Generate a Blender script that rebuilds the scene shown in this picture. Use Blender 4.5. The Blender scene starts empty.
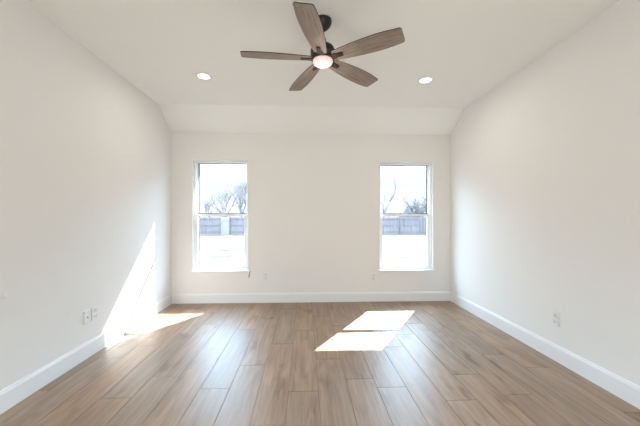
import bpy, bmesh, math, random
from mathutils import Vector, Matrix, Euler
random.seed(7)
S = bpy.context.scene
COL = S.collection

# ------------------------------------------------------------------ camera
F_PX, YAW, CAM_H = 315.0, 0.039, 1.22
cam = bpy.data.cameras.new('camera')
cam.sensor_width = 36.0
cam.lens = F_PX / 640 * 36.0
cam.shift_x = 0.0042
cam.shift_y = 0.0078
cam.clip_start = 0.02
co = bpy.data.objects.new('camera', cam)
co.location = (0, 0, CAM_H)
co.rotation_euler = (math.pi / 2, 0, -YAW)
COL.objects.link(co)
S.camera = co

# ------------------------------------------------------------------ world, sun, fill light, exposure
S.view_settings.view_transform = 'Standard'
S.view_settings.look = 'None'
S.view_settings.gamma = 1.0
S.view_settings.use_curve_mapping = False
S.view_settings.exposure = 0.17

world = bpy.data.worlds.new('sky')
S.world = world
world.use_nodes = True
nt = world.node_tree
nt.nodes.clear()
w_out = nt.nodes.new('ShaderNodeOutputWorld')
w_bg = nt.nodes.new('ShaderNodeBackground')
w_tc = nt.nodes.new('ShaderNodeTexCoord')
w_sep = nt.nodes.new('ShaderNodeSeparateXYZ')
w_rmp = nt.nodes.new('ShaderNodeValToRGB')
w_rmp.color_ramp.elements[0].position = 0.0
w_rmp.color_ramp.elements[0].color = (0.90, 0.93, 1.0, 1)
w_rmp.color_ramp.elements[1].position = 0.32
w_rmp.color_ramp.elements[1].color = (0.56, 0.78, 1.0, 1)
nt.links.new(w_tc.outputs['Generated'], w_sep.inputs[0])
nt.links.new(w_sep.outputs['Z'], w_rmp.inputs[0])
nt.links.new(w_rmp.outputs[0], w_bg.inputs[0])
nt.links.new(w_bg.outputs[0], w_out.inputs[0])
w_str = nt.nodes.new('ShaderNodeMapRange')              # overcast-bright sky: the zenith outshines the horizon
w_str.interpolation_type = 'SMOOTHSTEP'
w_str.inputs['From Min'].default_value = 0.10
w_str.inputs['From Max'].default_value = 0.44
w_str.inputs['To Min'].default_value = 1.22
w_str.inputs['To Max'].default_value = 20.0
nt.links.new(w_sep.outputs['Z'], w_str.inputs['Value'])
nt.links.new(w_str.outputs[0], w_bg.inputs[1])

SUN_DIR = Vector((0.607, 1.0, 0.98)).normalized()      # towards the sun
sun = bpy.data.lights.new('sun', 'SUN')
sun.energy = 30.0
sun.angle = math.radians(0.4)
sun.color = (1.0, 0.98, 0.95)
so = bpy.data.objects.new('sun', sun)
so.rotation_euler = SUN_DIR.to_track_quat('Z', 'Y').to_euler()
so.location = SUN_DIR * 20
COL.objects.link(so)

def area(name, loc, rot, sx, sy, power, color):
    l = bpy.data.lights.new(name, 'AREA')
    l.shape = 'RECTANGLE'
    l.size, l.size_y = sx, sy
    l.energy = power
    l.color = color
    o = bpy.data.objects.new(name, l)
    o.location = loc
    o.rotation_euler = rot
    COL.objects.link(o)
    return o

# unseen fill light added at the rear opening, tilted up to brighten the ceiling
area('rear_fill_light', (0.115, -0.93, 1.1), (math.radians(130), 0, 0), 1.0, 1.8, 31, (1.0, 0.955, 0.86))

# ------------------------------------------------------------------ materials
def new_mat(name):
    m = bpy.data.materials.new(name)
    m.use_nodes = True
    n = m.node_tree
    b = n.nodes['Principled BSDF']
    return m, n, b

def plain(name, col, rough=0.5, metal=0.0, bump=0.0, scale=200.0, spec=0.5):
    m, n, b = new_mat(name)
    b.inputs['Base Color'].default_value = (*col, 1)
    b.inputs['Roughness'].default_value = rough
    b.inputs['Metallic'].default_value = metal
    b.inputs['Specular IOR Level'].default_value = spec
    tc = n.nodes.new('ShaderNodeTexCoord')
    nz = n.nodes.new('ShaderNodeTexNoise')
    nz.inputs['Scale'].default_value = scale
    nz.inputs['Detail'].default_value = 3
    n.links.new(tc.outputs['Object'], nz.inputs['Vector'])
    if bump:
        bp = n.nodes.new('ShaderNodeBump')
        bp.inputs['Strength'].default_value = bump
        bp.inputs['Distance'].default_value = 0.002
        n.links.new(nz.outputs['Fac'], bp.inputs['Height'])
        n.links.new(bp.outputs['Normal'], b.inputs['Normal'])
    else:
        mx = n.nodes.new('ShaderNodeMix'); mx.data_type = 'RGBA'
        mx.inputs['A'].default_value = (*[c * 0.97 for c in col], 1)
        mx.inputs['B'].default_value = (*[min(1, c * 1.03) for c in col], 1)
        n.links.new(nz.outputs['Fac'], mx.inputs['Factor'])
        n.links.new(mx.outputs['Result'], b.inputs['Base Color'])
    return m

M = {}
M['wall'] = plain('wall_paint', (0.82, 0.817, 0.797), 0.75, bump=0.12, scale=90, spec=0.25)
M['ceiling'] = plain('ceiling_paint', (0.89, 0.893, 0.865), 0.85, bump=0.12, scale=90, spec=0.2)
M['trim'] = plain('trim_paint', (0.83, 0.845, 0.85), 0.38, spec=0.4)
M['vinyl'] = plain('white_vinyl', (0.90, 0.91, 0.92), 0.35)
M['gasket'] = plain('dark_gasket', (0.10, 0.10, 0.12), 0.6)
M['plate'] = plain('plate_plastic', (0.80, 0.80, 0.80), 0.35)
M['socket'] = plain('socket_plastic', (0.73, 0.73, 0.74), 0.4)
M['slot'] = plain('outlet_slot', (0.22, 0.22, 0.22), 0.6)
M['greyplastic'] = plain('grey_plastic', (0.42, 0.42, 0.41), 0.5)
M['bronze'] = plain('dark_bronze', (0.030, 0.024, 0.020), 0.42, metal=0.35)
M['black'] = plain('matte_black_metal', (0.018, 0.017, 0.017), 0.45, metal=0.2)
M['dtrim'] = plain('downlight_trim', (0.80, 0.80, 0.78), 0.5)
M['bladeedge'] = plain('blade_edge', (0.045, 0.036, 0.030), 0.6)
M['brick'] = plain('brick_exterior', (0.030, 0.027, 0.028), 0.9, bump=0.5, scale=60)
M['soffit'] = plain('soffit_paint', (0.45, 0.43, 0.40), 0.8)
M['grout'] = plain('floor_joint', (0.19, 0.155, 0.135), 0.9)
M['bark'] = plain('grey_bark', (0.11, 0.10, 0.10), 0.95, bump=0.5, scale=20)
M['roof'] = plain('roof_shingles', (0.018, 0.019, 0.021), 0.9, bump=0.5, scale=8)
M['siding'] = plain('pale_siding', (0.10, 0.10, 0.10), 0.8)

def emit_mat(name, col, strength):
    m, n, b = new_mat(name)
    b.inputs['Base Color'].default_value = (0.9, 0.9, 0.9, 1)
    b.inputs['Roughness'].default_value = 0.4
    b.inputs['Emission Color'].default_value = (*col, 1)
    b.inputs['Emission Strength'].default_value = strength
    return m
M['lamp'] = emit_mat('downlight_glow', (1.0, 0.98, 0.93), 2.5)
M['fanlamp'] = emit_mat('fan_lamp_glow', (1.0, 0.72, 0.66), 0.60)

def glass():
    m, n, b = new_mat('window_glass')
    n.nodes.remove(b)
    out = n.nodes['Material Output']
    tr = n.nodes.new('ShaderNodeBsdfTransparent')
    tr.inputs[0].default_value = (0.96, 0.975, 0.975, 1)
    gl = n.nodes.new('ShaderNodeBsdfGlossy')
    gl.inputs['Roughness'].default_value = 0.02
    mx = n.nodes.new('ShaderNodeMixShader')
    mx.inputs[0].default_value = 0.03
    n.links.new(tr.outputs[0], mx.inputs[1])
    n.links.new(gl.outputs[0], mx.inputs[2])
    n.links.new(mx.outputs[0], out.inputs['Surface'])
    return m
M['glass'] = glass()

def plank_mat():
    m, n, b = new_mat('wood_look_plank')
    L = n.links.new
    tc = n.nodes.new('ShaderNodeTexCoord')
    at = n.nodes.new('ShaderNodeAttribute'); at.attribute_name = 'plank'
    sep = n.nodes.new('ShaderNodeSeparateColor')
    L(at.outputs['Color'], sep.inputs[0])
    off = n.nodes.new('ShaderNodeVectorMath'); off.operation = 'SCALE'; off.inputs['Scale'].default_value = 37.0
    L(at.outputs['Color'], off.inputs[0])
    add = n.nodes.new('ShaderNodeVectorMath'); add.operation = 'ADD'
    L(tc.outputs['Object'], add.inputs[0]); L(off.outputs[0], add.inputs[1])
    # fine grain along y
    mp = n.nodes.new('ShaderNodeMapping'); mp.inputs['Scale'].default_value = (55, 2.2, 1)
    L(add.outputs[0], mp.inputs['Vector'])
    g1 = n.nodes.new('ShaderNodeTexNoise'); g1.inputs['Scale'].default_value = 1.0; g1.inputs['Detail'].default_value = 6
    g1.inputs['Roughness'].default_value = 0.65; g1.inputs['Distortion'].default_value = 0.6
    L(mp.outputs[0], g1.inputs['Vector'])
    # broad cathedral bands
    mp2 = n.nodes.new('ShaderNodeMapping'); mp2.inputs['Scale'].default_value = (11, 1.1, 1)
    L(add.outputs[0], mp2.inputs['Vector'])
    g2 = n.nodes.new('ShaderNodeTexNoise'); g2.inputs['Scale'].default_value = 1.0; g2.inputs['Detail'].default_value = 3
    g2.inputs['Distortion'].default_value = 1.6
    L(mp2.outputs[0], g2.inputs['Vector'])
    # knots / smudges
    mp3 = n.nodes.new('ShaderNodeMapping'); mp3.inputs['Scale'].default_value = (9, 3.0, 1)
    L(add.outputs[0], mp3.inputs['Vector'])
    g3 = n.nodes.new('ShaderNodeTexNoise'); g3.inputs['Scale'].default_value = 1.0; g3.inputs['Detail'].default_value = 2
    L(mp3.outputs[0], g3.inputs['Vector'])
    r1 = n.nodes.new('ShaderNodeValToRGB')
    e = r1.color_ramp.elements
    e[0].position = 0.33; e[0].color = (0.190, 0.122, 0.080, 1)
    e[1].position = 0.65; e[1].color = (0.375, 0.262, 0.187, 1)
    mixg = n.nodes.new('ShaderNodeMath'); mixg.operation = 'MULTIPLY_ADD'
    mixg.inputs[1].default_value = 0.45
    L(g1.outputs['Fac'], mixg.inputs[0])
    sc2 = n.nodes.new('ShaderNodeMath'); sc2.operation = 'MULTIPLY'; sc2.inputs[1].default_value = 0.55
    L(g2.outputs['Fac'], sc2.inputs[0]); L(sc2.outputs[0], mixg.inputs[2])
    L(mixg.outputs[0], r1.inputs[0])
    r3 = n.nodes.new('ShaderNodeValToRGB')
    r3.color_ramp.elements[0].position = 0.60; r3.color_ramp.elements[0].color = (1, 1, 1, 1)
    r3.color_ramp.elements[1].position = 0.76; r3.color_ramp.elements[1].color = (0.62, 0.58, 0.55, 1)
    L(g3.outputs['Fac'], r3.inputs[0])
    mk = n.nodes.new('ShaderNodeMix'); mk.data_type = 'RGBA'; mk.blend_type = 'MULTIPLY'; mk.inputs['Factor'].default_value = 1
    L(r1.outputs[0], mk.inputs['A']); L(r3.outputs[0], mk.inputs['B'])
    # tone of each plank
    hv = n.nodes.new('ShaderNodeHueSaturation')
    tone = n.nodes.new('ShaderNodeMapRange')
    tone.inputs['To Min'].default_value = 0.93; tone.inputs['To Max'].default_value = 1.13
    L(sep.outputs[0], tone.inputs['Value']); L(tone.outputs[0], hv.inputs['Value'])
    sat = n.nodes.new('ShaderNodeMapRange')
    sat.inputs['To Min'].default_value = 0.98; sat.inputs['To Max'].default_value = 1.18
    L(sep.outputs[1], sat.inputs['Value']); L(sat.outputs[0], hv.inputs['Saturation'])
    L(mk.outputs['Result'], hv.inputs['Color'])
    L(hv.outputs[0], b.inputs['Base Color'])
    rg = n.nodes.new('ShaderNodeMapRange')
    rg.inputs['To Min'].default_value = 0.34; rg.inputs['To Max'].default_value = 0.48
    L(g2.outputs['Fac'], rg.inputs['Value']); L(rg.outputs[0], b.inputs['Roughness'])
    b.inputs['Specular IOR Level'].default_value = 0.5
    bp = n.nodes.new('ShaderNodeBump'); bp.inputs['Strength'].default_value = 0.12; bp.inputs['Distance'].default_value = 0.001
    L(g1.outputs['Fac'], bp.inputs['Height']); L(bp.outputs[0], b.inputs['Normal'])
    return m
M['plank'] = plank_mat()

def grain_mat(name, dark, light, scale, rough=0.55):
    m, n, b = new_mat(name)
    tc = n.nodes.new('ShaderNodeTexCoord')
    mp = n.nodes.new('ShaderNodeMapping'); mp.inputs['Scale'].default_value = scale
    nz = n.nodes.new('ShaderNodeTexNoise'); nz.inputs['Scale'].default_value = 1; nz.inputs['Detail'].default_value = 6
    nz.inputs['Roughness'].default_value = 0.7; nz.inputs['Distortion'].default_value = 0.5
    rp = n.nodes.new('ShaderNodeValToRGB')
    rp.color_ramp.elements[0].position = 0.32; rp.color_ramp.elements[0].color = (*dark, 1)
    rp.color_ramp.elements[1].position = 0.66; rp.color_ramp.elements[1].color = (*light, 1)
    n.links.new(tc.outputs['Object'], mp.inputs['Vector']); n.links.new(mp.outputs[0], nz.inputs['Vector'])
    n.links.new(nz.outputs['Fac'], rp.inputs[0]); n.links.new(rp.outputs[0], b.inputs['Base Color'])
    b.inputs['Roughness'].default_value = rough
    return m
M['blade'] = grain_mat('weathered_blade_wood', (0.15, 0.115, 0.090), (0.34, 0.28, 0.235), (6, 90, 30))
M['fence'] = grain_mat('weathered_fence_board', (0.050, 0.042, 0.045), (0.165, 0.140, 0.148), (7, 3, 0.25), 0.9)
M['gate'] = grain_mat('pale_gate_board', (0.165, 0.150, 0.145), (0.21, 0.19, 0.18), (6, 6, 0.6), 0.9)  # same grain as the fence boards in a paler tone, for the gate

def yard_mat():
    m, n, b = new_mat('dry_yard_soil')
    tc = n.nodes.new('ShaderNodeTexCoord')
    mp = n.nodes.new('ShaderNodeMapping'); mp.inputs['Scale'].default_value = (0.55, 1.0, 1)
    nz = n.nodes.new('ShaderNodeTexNoise'); nz.inputs['Scale'].default_value = 1.1; nz.inputs['Detail'].default_value = 8
    nz.inputs['Roughness'].default_value = 0.62
    rp = n.nodes.new('ShaderNodeValToRGB')
    e = rp.color_ramp.elements
    e[0].position = 0.36; e[0].color = (0.027, 0.021, 0.0178, 1)
    e[1].position = 0.50; e[1].color = (0.054, 0.0445, 0.037, 1)
    x = rp.color_ramp.elements.new(0.42); x.color = (0.050, 0.041, 0.034, 1)
    n.links.new(tc.outputs['Object'], mp.inputs['Vector']); n.links.new(mp.outputs[0], nz.inputs['Vector'])
    n.links.new(nz.outputs['Fac'], rp.inputs[0]); n.links.new(rp.outputs[0], b.inputs['Base Color'])
    b.inputs['Roughness'].default_value = 1.0
    b.inputs['Specular IOR Level'].default_value = 0.05
    return m
M['yard'] = yard_mat()

# ------------------------------------------------------------------ mesh helpers
class MB:
    def __init__(self):
        self.bm = bmesh.new()
        self.mi = 0
    def _tag(self, geom):
        for f in geom:
            f.material_index = self.mi
    def box(self, x0, x1, y0, y1, z0, z1, bevel=0.0, seg=2):
        r = bmesh.ops.create_cube(self.bm, size=1.0)
        vs = r['verts']
        for v in vs:
            v.co = Vector(((x0 + x1) / 2 + v.co.x * (x1 - x0), (y0 + y1) / 2 + v.co.y * (y1 - y0), (z0 + z1) / 2 + v.co.z * (z1 - z0)))
        fs = {f for v in vs for f in v.link_faces}
        self._tag(fs)
        if bevel:
            es = list({e for v in vs for e in v.link_edges})
            rr = bmesh.ops.bevel(self.bm, geom=es, offset=bevel, segments=seg, affect='EDGES', profile=0.5)
            self._tag(rr['faces'])
        return vs
    def lathe(self, prof, seg=32, center=(0, 0, 0), axis='Z', cap=True):
        rings = []
        for r, z in prof:
            ring = []
            for k in range(seg):
                a = 2 * math.pi * k / seg
                p = (r * math.cos(a), r * math.sin(a), z)
                if axis == 'X': p = (p[2], p[0], p[1])
                if axis == 'Y': p = (p[0], p[2], p[1])
                ring.append(self.bm.verts.new(Vector(p) + Vector(center)))
            rings.append(ring)
        for a, b in zip(rings, rings[1:]):
            for k in range(seg):
                f = self.bm.faces.new((a[k], a[(k + 1) % seg], b[(k + 1) % seg], b[k]))
                f.material_index = self.mi; f.smooth = True
        if cap:
            for ring in (rings[0], rings[-1]):
                f = self.bm.faces.new(ring); f.material_index = self.mi
    def tube(self, pts, radii, seg=6):
        rings = []
        for i, p in enumerate(pts):
            d = (pts[min(i + 1, len(pts) - 1)] - pts[max(i - 1, 0)]).normalized()
            u = d.cross(Vector((0.31, 0.9, 0.17))).normalized()
            w = d.cross(u)
            rings.append([self.bm.verts.new(p + radii[i] * (math.cos(2 * math.pi * k / seg) * u + math.sin(2 * math.pi * k / seg) * w)) for k in range(seg)])
        for a, b in zip(rings, rings[1:]):
            for k in range(seg):
                f = self.bm.faces.new((a[k], a[(k + 1) % seg], b[(k + 1) % seg], b[k])); f.smooth = True
                f.material_index = self.mi
        self.bm.faces.new(rings[0]); self.bm.faces.new(rings[-1])
    def prism(self, outline, z0, z1, mi_side=None):
        """outline in xy, extruded z0..z1"""
        lo = [self.bm.verts.new((x, y, z0)) for x, y in outline]
        hi = [self.bm.verts.new((x, y, z1)) for x, y in outline]
        n = len(outline)
        fl = self.bm.faces.new(lo[::-1]); fh = self.bm.faces.new(hi)
        fl.material_index = fh.material_index = self.mi
        for k in range(n):
            f = self.bm.faces.new((lo[k], lo[(k + 1) % n], hi[(k + 1) % n], hi[k]))
            f.material_index = self.mi if mi_side is None else mi_side
    def extrude_profile(self, prof, p0, p1, axis):
        """prof: list of (a, z) ; swept along axis 'X' or 'Y' from p0 to p1, a is the other horizontal axis"""
        A, B = [], []
        for a, z in prof:
            A.append(self.bm.verts.new((p0, a, z) if axis == 'X' else (a, p0, z)))
            B.append(self.bm.verts.new((p1, a, z) if axis == 'X' else (a, p1, z)))
        n = len(prof)
        self.bm.faces.new(A); self.bm.faces.new(B[::-1])
        for k in range(n):
            self.bm.faces.new((A[k], A[(k + 1) % n], B[(k + 1) % n], B[k]))
    def build(self, name, mats, parent=None):
        bmesh.ops.recalc_face_normals(self.bm, faces=self.bm.faces[:])
        me = bpy.data.meshes.new(name)
        self.bm.to_mesh(me); self.bm.free()
        for m in (mats if isinstance(mats, (list, tuple)) else [mats]):
            me.materials.append(m)
        o = bpy.data.objects.new(name, me)
        COL.objects.link(o)
        if parent is not None:
            o.parent = parent
        return o

def tag(o, label=None, cat=None, group=None, kind=None):
    if label: o['label'] = label
    if cat: o['category'] = cat
    if group: o['group'] = group
    if kind: o['kind'] = kind
    return o

def empty(name, loc=(0, 0, 0), rz=0.0):
    o = bpy.data.objects.new(name, None)
    o.location = loc
    o.rotation_euler = (0, 0, rz)
    o.empty_display_size = 0.1
    COL.objects.link(o)
    return o

def copy_tree(o, parent=None):
    c = o.copy()
    COL.objects.link(c)
    if parent is not None:
        c.parent = parent
    for ch in list(o.children):
        copy_tree(ch, c)
    return c

# ------------------------------------------------------------------ the room
XL, XR, YF, YB, ZC, ZP = -1.905, 2.148, 4.572, -1.0, 2.70, 2.445
YS = 4.165                      # where the flat ceiling turns down to the window wall
YO = 4.80                       # outside face of the brick

# window openings: x0, x1, z0, z1
WIN = [(-1.607, -0.820, 0.455, 2.055), (1.092, 1.888, 0.450, 2.045)]

# floor: planks over a dark joint bed
mb = MB()
mb.mi = 1
mb.box(XL - 0.06, XR + 0.06, YB - 0.1, YF + 0.04, -0.12, -0.0035)
mb.mi = 0
PW, PL, GAP = 0.2115, 1.195, 0.0034
joints = {0: 2.22, -1: 1.868, -2: 2.63, -3: 2.28, -4: 2.97, -5: 2.466, -6: 2.185, -7: 3.075, -8: 2.81,
          1: 2.72, 2: 2.374, 3: 2.25, 4: 2.95, 5: 2.07, 6: 2.41, 7: 2.12, 8: 2.75, 9: 2.5, 10: 1.9}
layer = mb.bm.loops.layers.float_color.new('plank')
rnd = random.Random(21)
for j in range(-9, 11):
    x0 = 0.095 + PW * (j - 1) ; x1 = x0 + PW
    x0c, x1c = max(x0, XL - 0.01), min(x1, XR + 0.01)
    if x1c - x0c < 0.01: continue
    y = joints.get(j, 2.3)
    while y > YB - 0.1: y -= PL
    while y < YF:
        ya, yb = max(y, YB - 0.08), min(y + PL, YF + 0.01)
        if yb - ya > 0.01:
            vs = mb.box(x0c + GAP / 2, x1c - GAP / 2, ya + GAP / 2, yb - GAP / 2, -0.012, 0.0)
            c = (rnd.random(), rnd.random(), rnd.random(), 1)
            for f in {f for v in vs for f in v.link_faces}:
                for lp in f.loops: lp[layer] = c
        y += PL
tag(mb.build('floor', [M['plank'], M['grout']]), 'wood-look plank floor of grey beige boards running toward the window wall', 'floor', kind='structure')

# side walls
for nm, xa, xb, lab in (('wall_left', XL - 0.12, XL, 'plain off-white side wall on the left with a long sun patch'),
                        ('wall_right', XR, XR + 0.12, 'plain off-white side wall on the right')):
    mb = MB()
    prof = [(YB - 0.1, -0.02), (YF + 0.10, -0.02), (YF + 0.10, ZC + 0.1), (YB - 0.1, ZC + 0.1)]
    A = [mb.bm.verts.new((xa, y, z)) for y, z in prof]
    B = [mb.bm.verts.new((xb, y, z)) for y, z in prof]
    mb.bm.faces.new(A); mb.bm.faces.new(B[::-1])
    for k in range(4): mb.bm.faces.new((A[k], A[(k + 1) % 4], B[(k + 1) % 4], B[k]))
    tag(mb.build(nm, M['wall']), lab, 'wall', kind='structure')

def holed_wall(mb, x0, x1, z0, z1, ya, yb, holes, side_mi=0):
    """one connected solid wall with rectangular holes"""
    xs = sorted({x0, x1, *[h[0] for h in holes], *[h[1] for h in holes]})
    zs = sorted({z0, z1, *[h[2] for h in holes], *[h[3] for h in holes]})
    def solid(i, k):
        if i < 0 or k < 0 or i >= len(xs) - 1 or k >= len(zs) - 1: return False
        cx, cz = (xs[i] + xs[i + 1]) / 2, (zs[k] + zs[k + 1]) / 2
        return not any(h[0] < cx < h[1] and h[2] < cz < h[3] for h in holes)
    vd = {}
    def V(i, k, y):
        key = (i, k, y)
        if key not in vd: vd[key] = mb.bm.verts.new((xs[i], y, zs[k]))
        return vd[key]
    for i in range(len(xs) - 1):
        for k in range(len(zs) - 1):
            if not solid(i, k): continue
            for y in (ya, yb):
                f = mb.bm.faces.new((V(i, k, y), V(i + 1, k, y), V(i + 1, k + 1, y), V(i, k + 1, y))); f.material_index = mb.mi
            for di, dk, a, b in ((-1, 0, (i, k), (i, k + 1)), (1, 0, (i + 1, k), (i + 1, k + 1)), (0, -1, (i, k), (i + 1, k)), (0, 1, (i, k + 1), (i + 1, k + 1))):
                if not solid(i + di, k + dk):
                    f = mb.bm.faces.new((V(*a, ya), V(*b, ya), V(*b, yb), V(*a, yb)))
                    inside = 0 <= i + di < len(xs) - 1 and 0 <= k + dk < len(zs) - 1
                    f.material_index = side_mi if inside else mb.mi

mb = MB()
holed_wall(mb, XL - 0.02, XR + 0.02, -0.02, ZP + 0.12, YF, YF + 0.13, WIN, 1)
tag(mb.build('wall_front', [M['wall'], M['trim']]), 'off-white window wall at the far end between the two side walls', 'wall', kind='structure')
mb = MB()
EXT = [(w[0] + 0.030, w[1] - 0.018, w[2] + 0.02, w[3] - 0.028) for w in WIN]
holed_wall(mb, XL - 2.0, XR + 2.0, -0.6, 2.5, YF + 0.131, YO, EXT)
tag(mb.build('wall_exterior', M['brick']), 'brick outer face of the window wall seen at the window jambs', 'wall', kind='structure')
# eave outside
mb = MB()
mb.box(XL - 2.0, XR + 2.0, YO + 0.001, 5.285, 2.345, 2.50)
tag(mb.build('trim_1', M['soffit']), 'roof eave outside above the two windows', 'eave', kind='structure')
# rear wall; its opening is added to let light in from behind
mb = MB()
holed_wall(mb, XL - 0.02, XR + 0.02, -0.02, ZC + 0.1, YB - 0.12, YB, [(-0.45, 0.68, -0.03, 2.05)])
tag(mb.build('wall_rear', M['wall']), 'off-white wall behind the camera with an opening added to let in light', 'wall', kind='structure')

# ceiling: flat, then sloping down to the window wall
mb = MB()
prof = [(YB - 0.1, ZC), (YS, ZC), (YF + 0.02, ZP - 0.0126), (YF + 0.02, ZP + 0.16), (YS + 0.05, ZC + 0.16), (YB - 0.1, ZC + 0.16)]
mb.extrude_profile(prof, XL - 0.02, XR + 0.02, 'X')
tag(mb.build('ceiling', M['ceiling']), 'flat off-white ceiling with a sloped strip above the window wall', 'ceiling', kind='structure')

# baseboards
BH, BT = 0.138, 0.016
def bprof(face, s):       # s: direction into the room
    return [(face, 0.0), (face + s * BT, 0.0), (face + s * BT, BH - 0.022), (face + s * (BT - 0.004), BH - 0.012), (face + s * (BT - 0.008), BH), (face, BH)]
mb = MB(); mb.extrude_profile(bprof(XL, 1), YB, YF, 'Y')
tag(mb.build('baseboard_left', M['trim']), 'white baseboard along the left wall', 'baseboard', kind='structure')
mb = MB(); mb.extrude_profile(bprof(XR, -1), YB, YF, 'Y')
tag(mb.build('baseboard_right', M['trim']), 'white baseboard along the right wall', 'baseboard', kind='structure')
mb = MB(); mb.extrude_profile(bprof(YF, -1), XL + BT, XR - BT, 'X')
tag(mb.build('baseboard_front', M['trim']), 'white baseboard under the two windows', 'baseboard', kind='structure')

# ------------------------------------------------------------------ windows
def ring(mb, x0, x1, z0, z1, ya, yb, wl, wr, wb, wt):
    mb.box(x0, x0 + wl, ya, yb, z0, z1, 0.002, 1)
    mb.box(x1 - wr, x1, ya, yb, z0, z1, 0.002, 1)
    mb.box(x0 + wl, x1 - wr, ya, yb, z0, z0 + wb, 0.002, 1)
    mb.box(x0 + wl, x1 - wr, ya, yb, z1 - wt, z1, 0.002, 1)

def window(i, w, labels):
    x0, x1, z0, z1 = w
    e = EXT[i]
    root = empty('window_%d' % (i + 1), ((x0 + x1) / 2, YF, z0))
    tag(root, labels, 'window', kind='structure')
    inv = Matrix.Translation(-Vector(root.location))
    def put(mb, name, m, parent=root):
        mb.bm.transform(inv)
        return mb.build(name, m, parent)
    mb = MB(); ring(mb, x0 - 0.004, x1 + 0.004, z0 + 0.011, z1 + 0.004, YF - 0.004, YF - 0.0005, 0.011, 0.011, 0.001, 0.011)
    put(mb, 'casing_bead', M['vinyl'])
    ZM = 1.260                                       # height of the meeting rail
    mb = MB(); ring(mb, x0 + 0.001, x1 - 0.001, z0 + 0.002, z1 - 0.001, YF + 0.055, YF + 0.129, 0.027, 0.027, 0.03, 0.022)
    put(mb, 'window_frame', M['vinyl'])
    ux0, ux1 = x0 + 0.028, x1 - 0.028
    mb = MB(); ring(mb, ux0, ux1, ZM - 0.012, z1 - 0.024, YF + 0.098, YF + 0.122, 0.012, 0.012, 0.035, 0.010)
    up = put(mb, 'upper_sash', M['vinyl'])
    mb = MB(); mb.box(ux0 + 0.011, ux1 - 0.011, YF + 0.109, YF + 0.112, ZM + 0.022, z1 - 0.033)
    put(mb, 'pane', M['glass'], up)
    mb = MB(); mb.box(ux0 + 0.012, ux1 - 0.012, YF + 0.0965, YF + 0.1015, ZM + 0.020, ZM + 0.030)
    put(mb, 'weatherstrip', M['gasket'], up)
    mb = MB(); ring(mb, ux0, ux1, z0 + 0.033, ZM + 0.018, YF + 0.066, YF + 0.094, 0.027, 0.037, 0.036, 0.034)
    mb.box((ux0 + ux1) / 2 - 0.035, (ux0 + ux1) / 2 + 0.035, YF + 0.070, YF + 0.092, ZM + 0.018, ZM + 0.026, 0.002, 1)
    lo = put(mb, 'lower_sash', M['vinyl'])
    mb = MB(); mb.box(ux0 + 0.025, ux1 - 0.036, YF + 0.078, YF + 0.081, z0 + 0.068, ZM - 0.015)
    put(mb, 'pane', M['glass'], lo)
    mb = MB()
    mb.box(x0 + 0.001, x1 - 0.001, YF - 0.001, YF + 0.056, z0 - 0.001, z0 + 0.010, 0.001, 1)
    mb.box(x0 - 0.010, x1 + 0.010, YF - 0.022, YF - 0.0005, z0 - 0.012, z0 + 0.010, 0.004, 2)
    put(mb, 'window_sill', M['trim'])
    mb = MB()
    a = [(x0 - 0.006, z0 - 0.0125), (x1 + 0.006, z0 - 0.0125), (x1 - 0.012, z0 - 0.085), (x0 + 0.012, z0 - 0.085)]
    A = [mb.bm.verts.new((x, YF - 0.012, z)) for x, z in a]; B = [mb.bm.verts.new((x, YF - 0.0005, z)) for x, z in a]
    mb.bm.faces.new(A); mb.bm.faces.new(B[::-1])
    for k in range(4): mb.bm.faces.new((A[k], A[(k + 1) % 4], B[(k + 1) % 4], B[k]))
    put(mb, 'apron', M['wall'])
window(0, WIN[0], 'white single hung window left of centre in the far wall')
window(1, WIN[1], 'white single hung window right of centre in the far wall')

# ------------------------------------------------------------------ outside
def gz(x, y):               # ground height: falls away from the house, slightly lumpy
    base = -0.16 - 0.40 * min(1.0, max(0.0, (y - 4.8) / 29.0))
    l = 0.020 * math.sin(1.9 * x + 0.6 * y) * math.sin(0.8 * y - 0.5 * x) + 0.012 * math.sin(4.3 * x - 1.1 * y) * math.sin(2.9 * y)
    return base + l * (1 if y > 6 else 0)
mb = MB()
ys = [4.8 + 0.28 * k for k in range(32)]
while ys[-1] < 200: ys.append(ys[-1] * 1.045)
xs = [-90, -60, -40, -28, -20, -15] + [-12 + 0.5 * k for k in range(49)] + [15, 20, 28, 40, 60, 90]
rg = random.Random(3)
grid = [[mb.bm.verts.new((x, y, gz(x, y) + (rg.uniform(-0.018, 0.018) if y > 6 else 0))) for x in xs] for y in ys]
for a, b in zip(grid, grid[1:]):
    for k in range(len(xs) - 1):
        f = mb.bm.faces.new((a[k], a[k + 1], b[k + 1], b[k])); f.smooth = True
tag(mb.build('yard', M['yard']), 'bare pale yard outside the windows', 'ground', kind='structure')

FY = 34.0
def fence(name, xa, xb, y, label):
    root = empty(name, ((xa + xb) / 2, y, gz(xa, y) - 0.01))
    tag(root, label, 'fence')
    o = Vector(root.location)
    r = random.Random(int(xa * 10) + 99)
    mb = MB()
    x = xa
    while x < xb - 0.14:
        h = 1.88 + r.uniform(-0.015, 0.015)
        mb.box(x - o.x, x + 0.138 - o.x, 0.0, 0.018, 0.03, h)
        x += 0.146 + r.uniform(0, 0.012)
    mb.build('pickets', M['fence'], root)
    for z in (0.30, 0.98, 1.66):
        mb = MB()
        mb.box(xa - o.x, xb - o.x, -0.042, -0.002, z, z + 0.07)
        mb.build('rail', M['fence'], root)
    n = int((xb - xa) / 2.4)
    for k in range(n + 1):
        px = xa + k * (xb - xa) / n
        mb = MB(); mb.box(px - o.x - 0.05, px - o.x + 0.05, -0.145, -0.044, -0.2, 1.90)
        mb.build('post', M['fence'], root)
    return root
GX0, GX1 = -8.86, -8.12
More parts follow.
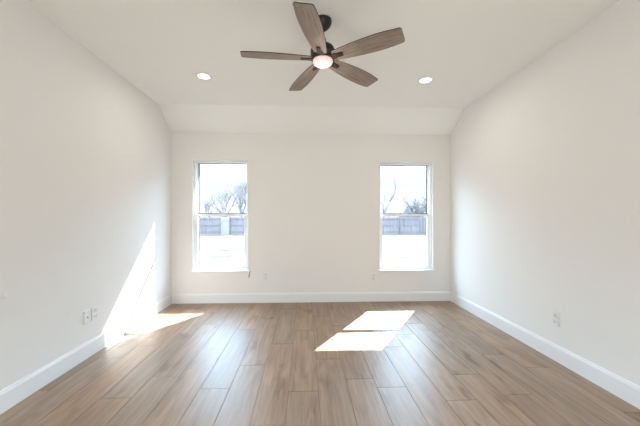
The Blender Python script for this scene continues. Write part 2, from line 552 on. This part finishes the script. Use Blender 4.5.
fence('picket_fence', -27.0, GX0 - 0.08, FY, 'grey wooden fence left of the pale gate in the left window')
fence('picket_fence', GX1 + 0.08, 2.2, FY, 'grey wooden fence right of the pale gate in the left window')
fence('picket_fence', 2.3, 26.0, 33.6, 'grey wooden fence seen through the right window')
g = empty('gate', ((GX0 + GX1) / 2, FY, gz(GX0, FY)))
tag(g, 'pale board gate in the fence seen through the left window', 'gate')
mb = MB()
for k in range(5):
    mb.box(-0.35 + k * 0.14, -0.212 + k * 0.14, -0.02, 0.0, 0.05, 1.90)
mb.build('board_panel', M['gate'], g)
for z in (0.30, 1.50):
    mb = MB(); mb.box(-0.35, 0.348, -0.055, -0.021, z, z + 0.09)
    mb.build('brace', M['gate'], g)

def grow(mb, p, d, length, rad, depth, r, spread=0.55, lift=0.12, kids=(2, 3)):
    n = 5
    pts, radii = [p], [rad]
    dd = d.copy()
    for k in range(n):
        dd = (dd + Vector((r.uniform(-1, 1), r.uniform(-1, 1), r.uniform(-0.6, 1) )) * 0.16 + Vector((0, 0, lift * 0.3))).normalized()
        pts.append(pts[-1] + dd * (length / n)); radii.append(rad * (1 - 0.42 * (k + 1) / n))
    mb.tube(pts, radii, 6 if depth > 2 else 4)
    if depth <= 0: return
    for c in range(r.randint(*kids)):
        t = r.randint(2, n)
        ax = Vector((r.uniform(-1, 1), r.uniform(-1, 1), r.uniform(-0.2, 0.5))).normalized()
        nd = (dd * (1 - spread * 0.5) + ax * spread + Vector((0, 0, lift))).normalized()
        grow(mb, pts[t], nd, length * r.uniform(0.62, 0.85), radii[t] * 0.78, depth - 1, r, spread, lift, kids)

def tree(name, loc, h, seed, label, depth=5, trunk_r=0.16, lean=(0, 0), spread=0.6, nbr=4):
    root = empty(name, loc)
    tag(root, label, 'tree')
    r = random.Random(seed)
    th = h * 0.28
    tp = [Vector((0, 0, -0.3)), Vector((lean[0] * 0.3, lean[1] * 0.3, th * 0.45)), Vector((lean[0], lean[1], th))]
    mb = MB(); mb.tube(tp, [trunk_r * 1.25, trunk_r, trunk_r * 0.9], 8)
    mb.build('trunk', M['bark'], root)
    mb = MB()
    for k in range(nbr):
        a = 2 * math.pi * k / nbr + r.uniform(-0.4, 0.4)
        d = Vector((math.cos(a) * 0.6, math.sin(a) * 0.6, 0.9)).normalized()
        grow(mb, tp[-1] - Vector((0, 0, 0.05 * k)), d, h * 0.26, trunk_r * 0.62, depth - 1, r, spread)
    mb.build('branches', M['bark'], root)
    return root
TR = 'bare trees beyond the fence'
def px2x(px, y): return y * math.tan(math.atan((px - 317.3) / F_PX) + YAW)
tree('bare_tree', (px2x(242, 52), 52, -0.5), 8.0, 4, 'bare grey tree beyond the fence at the right side of the left window', 7, 0.24)
tree('bare_tree', (px2x(225, 42), 42, -0.5), 6.3, 11, 'bare grey tree in the middle of the left window behind the gate', 7, 0.19)
tree('bare_tree', (px2x(212, 60), 60, -0.5), 6.2, 8, 'small thin bare tree left of the gate, leaning left, beyond the fence', 6, 0.15, lean=(-0.5, 0))
tree('bare_tree', (px2x(420, 38), 38, -0.5), 5.6, 31, 'bare spreading tree beyond the fence at the right of the right window', 6, 0.22, lean=(-0.25, 0), spread=0.85, nbr=5)
# tall curving sapling on the left of the right window
root = empty('bare_tree', (px2x(383, 37), 37, -0.5))
tag(root, 'tall bare tree with one curving stem at the left edge of the right window', 'tree')
def cv(px, py): return Vector((px2x(px, 37) - root.location.x, 0, CAM_H + (218 - py) * 37 / F_PX + 0.5))
mb = MB(); mb.tube([Vector((0, 0, -0.2)), cv(383.5, 215), cv(386, 208), cv(390, 201)], [0.14, 0.13, 0.12, 0.11], 8)
mb.build('trunk', M['bark'], root)
mb = MB()
r = random.Random(5)
mb.tube([cv(390, 201), cv(393.5, 195), cv(395.5, 188), cv(395, 181), cv(393, 175), cv(389, 169.5)], [0.11, 0.10, 0.085, 0.065, 0.045, 0.02], 7)
mb.tube([cv(383.5, 214), cv(383.0, 207), cv(384.2, 200)], [0.09, 0.07, 0.04], 6)
for px, py, dx in ((395.4, 187, 0.5), (393, 195, -0.6), (394, 177, -0.7), (388, 204, 0.7), (395, 182, 0.8), (384.2, 200, -0.2), (384.2, 200, 0.5), (389, 170, -0.6), (383.2, 206, -0.6)):
    grow(mb, cv(px, py), Vector((dx, r.uniform(-0.5, 0.5), 0.7)).normalized(), 0.75, 0.024, 1, r)
mb.build('branches', M['bark'], root)

# low distant house whose roof shows above the fence in the right window
hy = 80.0
hx = px2x(411, hy)
h = empty('house', (hx, hy, -0.6))
tag(h, 'distant house with a low grey hip roof beyond the fence in the right window', 'house')
mb = MB(); mb.box(-2.6, 2.6, -2.0, 2.0, 0, 2.7); mb.build('wall', M['siding'], h)
mb = MB()
lo = [mb.bm.verts.new(p) for p in ((-3.1, -2.5, 2.6), (3.1, -2.5, 2.6), (3.1, 2.5, 2.6), (-3.1, 2.5, 2.6))]
hi = [mb.bm.verts.new(p) for p in ((-0.9, 0, 5.0), (1.6, 0, 5.0))]
mb.bm.faces.new(lo[::-1]); mb.bm.faces.new((lo[0], lo[1], hi[1], hi[0])); mb.bm.faces.new((lo[2], lo[3], hi[0], hi[1]))
mb.bm.faces.new((lo[1], lo[2], hi[1])); mb.bm.faces.new((lo[3], lo[0], hi[0]))
mb.build('roof', M['roof'], h)

# ------------------------------------------------------------------ ceiling fan
FX, FYY = 0.132, 2.352
BZ = 2.406                                    # height of the blade plane
fan = empty('ceiling_fan', (FX, FYY, ZC))
fan.rotation_euler = (math.radians(-1.5), 0, 0)       # hangs a touch out of true on its ball joint
tag(fan, 'dark bronze ceiling fan with five weathered grey wood blades and a lit lamp', 'ceiling fan')
mb = MB()
mb.lathe([(0.066, -0.0025), (0.068, -0.007), (0.068, -0.018), (0.063, -0.036), (0.052, -0.054), (0.036, -0.070), (0.023, -0.080), (0.016, -0.084)], 40)
mb.build('canopy', M['black'], fan)
mb = MB(); mb.lathe([(0.0115, -0.082), (0.0115, -0.150)], 20)
mb.build('downrod', M['black'], fan)
mb = MB()
mb.lathe([(0.014, -0.135), (0.022, -0.140), (0.026, -0.165), (0.034, -0.180), (0.060, -0.196), (0.082, -0.212), (0.090, -0.228), (0.091, -0.248), (0.088, -0.256)], 40)
mb.build('motor_housing', M['black'], fan)
mb = MB()
mb.lathe([(0.087, -0.257), (0.091, -0.262), (0.091, -0.292), (0.085, -0.304), (0.079, -0.308)], 40)
mb.build('lamp_housing', M['bronze'], fan)
mb = MB()
mb.lathe([(0.0735, -0.307), (0.0745, -0.318), (0.070, -0.330), (0.058, -0.339), (0.040, -0.345), (0.018, -0.349), (0.002, -0.3495)], 40)
lens = mb.build('lamp_lens', M['fanlamp'], fan)
lens['label'] = 'glowing pinkish white lamp lens'
# blade (local x = outwards, y = leading edge)
R0, R1 = 0.095, 0.597
def half(t, side):
    w = 0.046 + 0.0275 * math.sin(min(1, t / 0.72) * math.pi / 2)
    if t > 0.72: w -= 0.011 * ((t - 0.72) / 0.28) ** 1.6
    if side > 0: w += 0.002
    return w
def blade_outline():
    up, lo = [], []
    N = 22
    for k in range(N + 1):
        t = k / N
        x = R0 + t * (R1 - R0 - 0.020)
        up.append((x, half(t, 1))); lo.append((x, -half(t, -1)))
    tip = []
    for a in range(1, 8):
        th = a / 8 * math.pi / 2
        tip.append((R1 - 0.020 + 0.020 * math.sin(th), half(1, 1) - 0.020 + 0.020 * math.cos(th)))
    tip2 = [(x + 0.004, -y) for x, y in tip[::-1]]
    root = [(R0 - 0.008, -0.030), (R0 - 0.008, 0.030)]
    return up + tip + tip2 + lo[::-1] + root
def make_blade(ang):
    mb = MB(); mb.mi = 0
    mb.prism(blade_outline(), -0.0035, 0.0035, mi_side=1)
    bl = mb.build('blade', [M['blade'], M['bladeedge']], fan)
    bl.location = (0, 0, BZ - ZC)
    bl.rotation_euler = (math.radians(-12.5), 0, ang)
    return bl
def make_arm_mesh():
    mb = MB()
    a = [(0.060, -0.026), (0.105, -0.024), (0.118, -0.017), (0.160, -0.0165), (0.166, -0.012), (0.166, 0.012), (0.160, 0.0165), (0.118, 0.017), (0.105, 0.024), (0.060, 0.026)]
    mb.prism(a, -0.0115, -0.004)
    for x, y in ((0.128, 0.0), (0.150, 0.008), (0.150, -0.008)):
        mb.lathe([(0.0038, -0.0140), (0.0038, -0.0115)], 10, (x, y, 0))
    return mb
PHI0 = math.radians(-104.0)
b0 = make_blade(PHI0)
a0 = make_arm_mesh().build('blade_arm', M['bronze'], b0)
for k in range(1, 5):
    b = b0.copy(); COL.objects.link(b)
    b.rotation_euler = (math.radians(-12.5), 0, PHI0 + k * 2 * math.pi / 5)
    a = a0.copy(); COL.objects.link(a); a.parent = b
M['fanlamp'].node_tree.nodes['Principled BSDF'].inputs['Base Color'].default_value = (0.35, 0.32, 0.31, 1)
fl = bpy.data.lights.new('fan_lamp', 'POINT')
fl.energy = 1.5; fl.color = (1.0, 0.84, 0.72); fl.shadow_soft_size = 0.07
flo = bpy.data.objects.new('fan_lamp_light', fl); flo.location = (0, 0, -0.45); flo.parent = fan
COL.objects.link(flo)

# ------------------------------------------------------------------ recessed downlights
def downlight(x, y, label):
    d = empty('recessed_downlight', (x, y, ZC))
    tag(d, label, 'ceiling light', 'recessed ceiling lights')
    mb = MB()
    mb.lathe([(0.084, -0.0005), (0.084, -0.003), (0.078, -0.006), (0.064, -0.0065), (0.060, -0.004), (0.060, -0.0005)], 40, cap=False)
    mb.build('trim_ring', M['dtrim'], d)
    mb = MB(); mb.lathe([(0.0615, -0.0005), (0.0610, -0.0045), (0.045, -0.0062), (0.02, -0.007), (0.001, -0.0072)], 36)
    mb.build('lens', M['lamp'], d)
    l = bpy.data.lights.new('downlight_lamp', 'AREA')
    l.shape = 'DISK'; l.size = 0.12; l.energy = 4.6; l.color = (1.0, 0.91, 0.78)
    o = bpy.data.objects.new('downlight_lamp', l); o.location = (0, 0, -0.012); o.parent = d
    COL.objects.link(o)
downlight(-1.055, 3.33, 'lit round recessed downlight in the ceiling, left of the fan')
downlight(1.292, 3.33, 'lit round recessed downlight in the ceiling, right of the fan')

# ------------------------------------------------------------------ wall plates
def plate(label, kind, loc, rz):
    """built facing -y (local), placed with its back on the wall"""
    o = empty(kind, loc, rz)
    tag(o, label, 'wall outlet')
    mb = MB(); mb.box(-0.035, 0.035, -0.0095, -0.0003, -0.057, 0.057, 0.0025, 2)
    mb.build('cover_plate', M['plate'], o)
    if kind == 'wall_outlet':
        for z in (0.026, -0.026):
            mb = MB(); mb.box(-0.017, 0.017, -0.0112, -0.009, z - 0.0165, z + 0.0165, 0.004, 2)
            f = mb.build('receptacle', M['socket'], o)
            mb = MB()
            mb.box(-0.0075, -0.0055, -0.0116, -0.0105, z - 0.002, z + 0.007)
            mb.box(0.0055, 0.0075, -0.0116, -0.0105, z - 0.002, z + 0.006)
            mb.lathe([(0.0025, -0.0116), (0.0025, -0.0105)], 10, (0, 0, z - 0.008), axis='Y')
            mb.build('slots', M['slot'], f)
    else:
        mb = MB(); mb.lathe([(0.0065, -0.009), (0.0065, -0.012), (0.0045, -0.012), (0.0045, -0.021), (0.002, -0.021)], 16, (0, 0, 0), axis='Y')
        j = mb.build('jack', M['greyplastic'], o)
    return o
plate('white cable jack plate on the left wall, nearer the camera of the pair', 'jack_plate', (XL, 2.82, 0.357), math.pi / 2)
plate('white double outlet on the left wall beside the cable jack plate, nearer the sun patch', 'wall_outlet', (XL, 2.921, 0.360), math.pi / 2)
plate('white double outlet on the right wall above the baseboard', 'wall_outlet', (XR, 2.612, 0.359), -math.pi / 2)
plate('white double outlet on the far wall beside the left window', 'wall_outlet', (-0.563, YF, 0.376), 0)
plate('white double outlet on the far wall under the right window corner', 'wall_outlet', (1.000, YF, 0.357), 0)

# small grey bumper on the left wall near the camera
mb = MB(); mb.lathe([(0.016, -0.0003), (0.016, -0.003), (0.012, -0.007), (0.004, -0.009)], 20, axis='Y')
o = mb.build('wall_bumper', M['plate'])
o.location = (XL, 2.072, 0.726); o.rotation_euler = (0, 0, math.pi / 2)
tag(o, 'small round pale bumper on the left wall nearest the camera', 'bumper')
# short slanted grey strip at the right end of the left sill
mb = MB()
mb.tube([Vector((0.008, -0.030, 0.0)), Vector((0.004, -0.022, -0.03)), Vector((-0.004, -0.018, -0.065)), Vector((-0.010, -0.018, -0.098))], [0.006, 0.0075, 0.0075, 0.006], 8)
o = mb.build('sill_strip', M['greyplastic'])
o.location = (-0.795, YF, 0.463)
tag(o, 'short slanted grey strip at the right end of the left window sill', 'sill_strip')
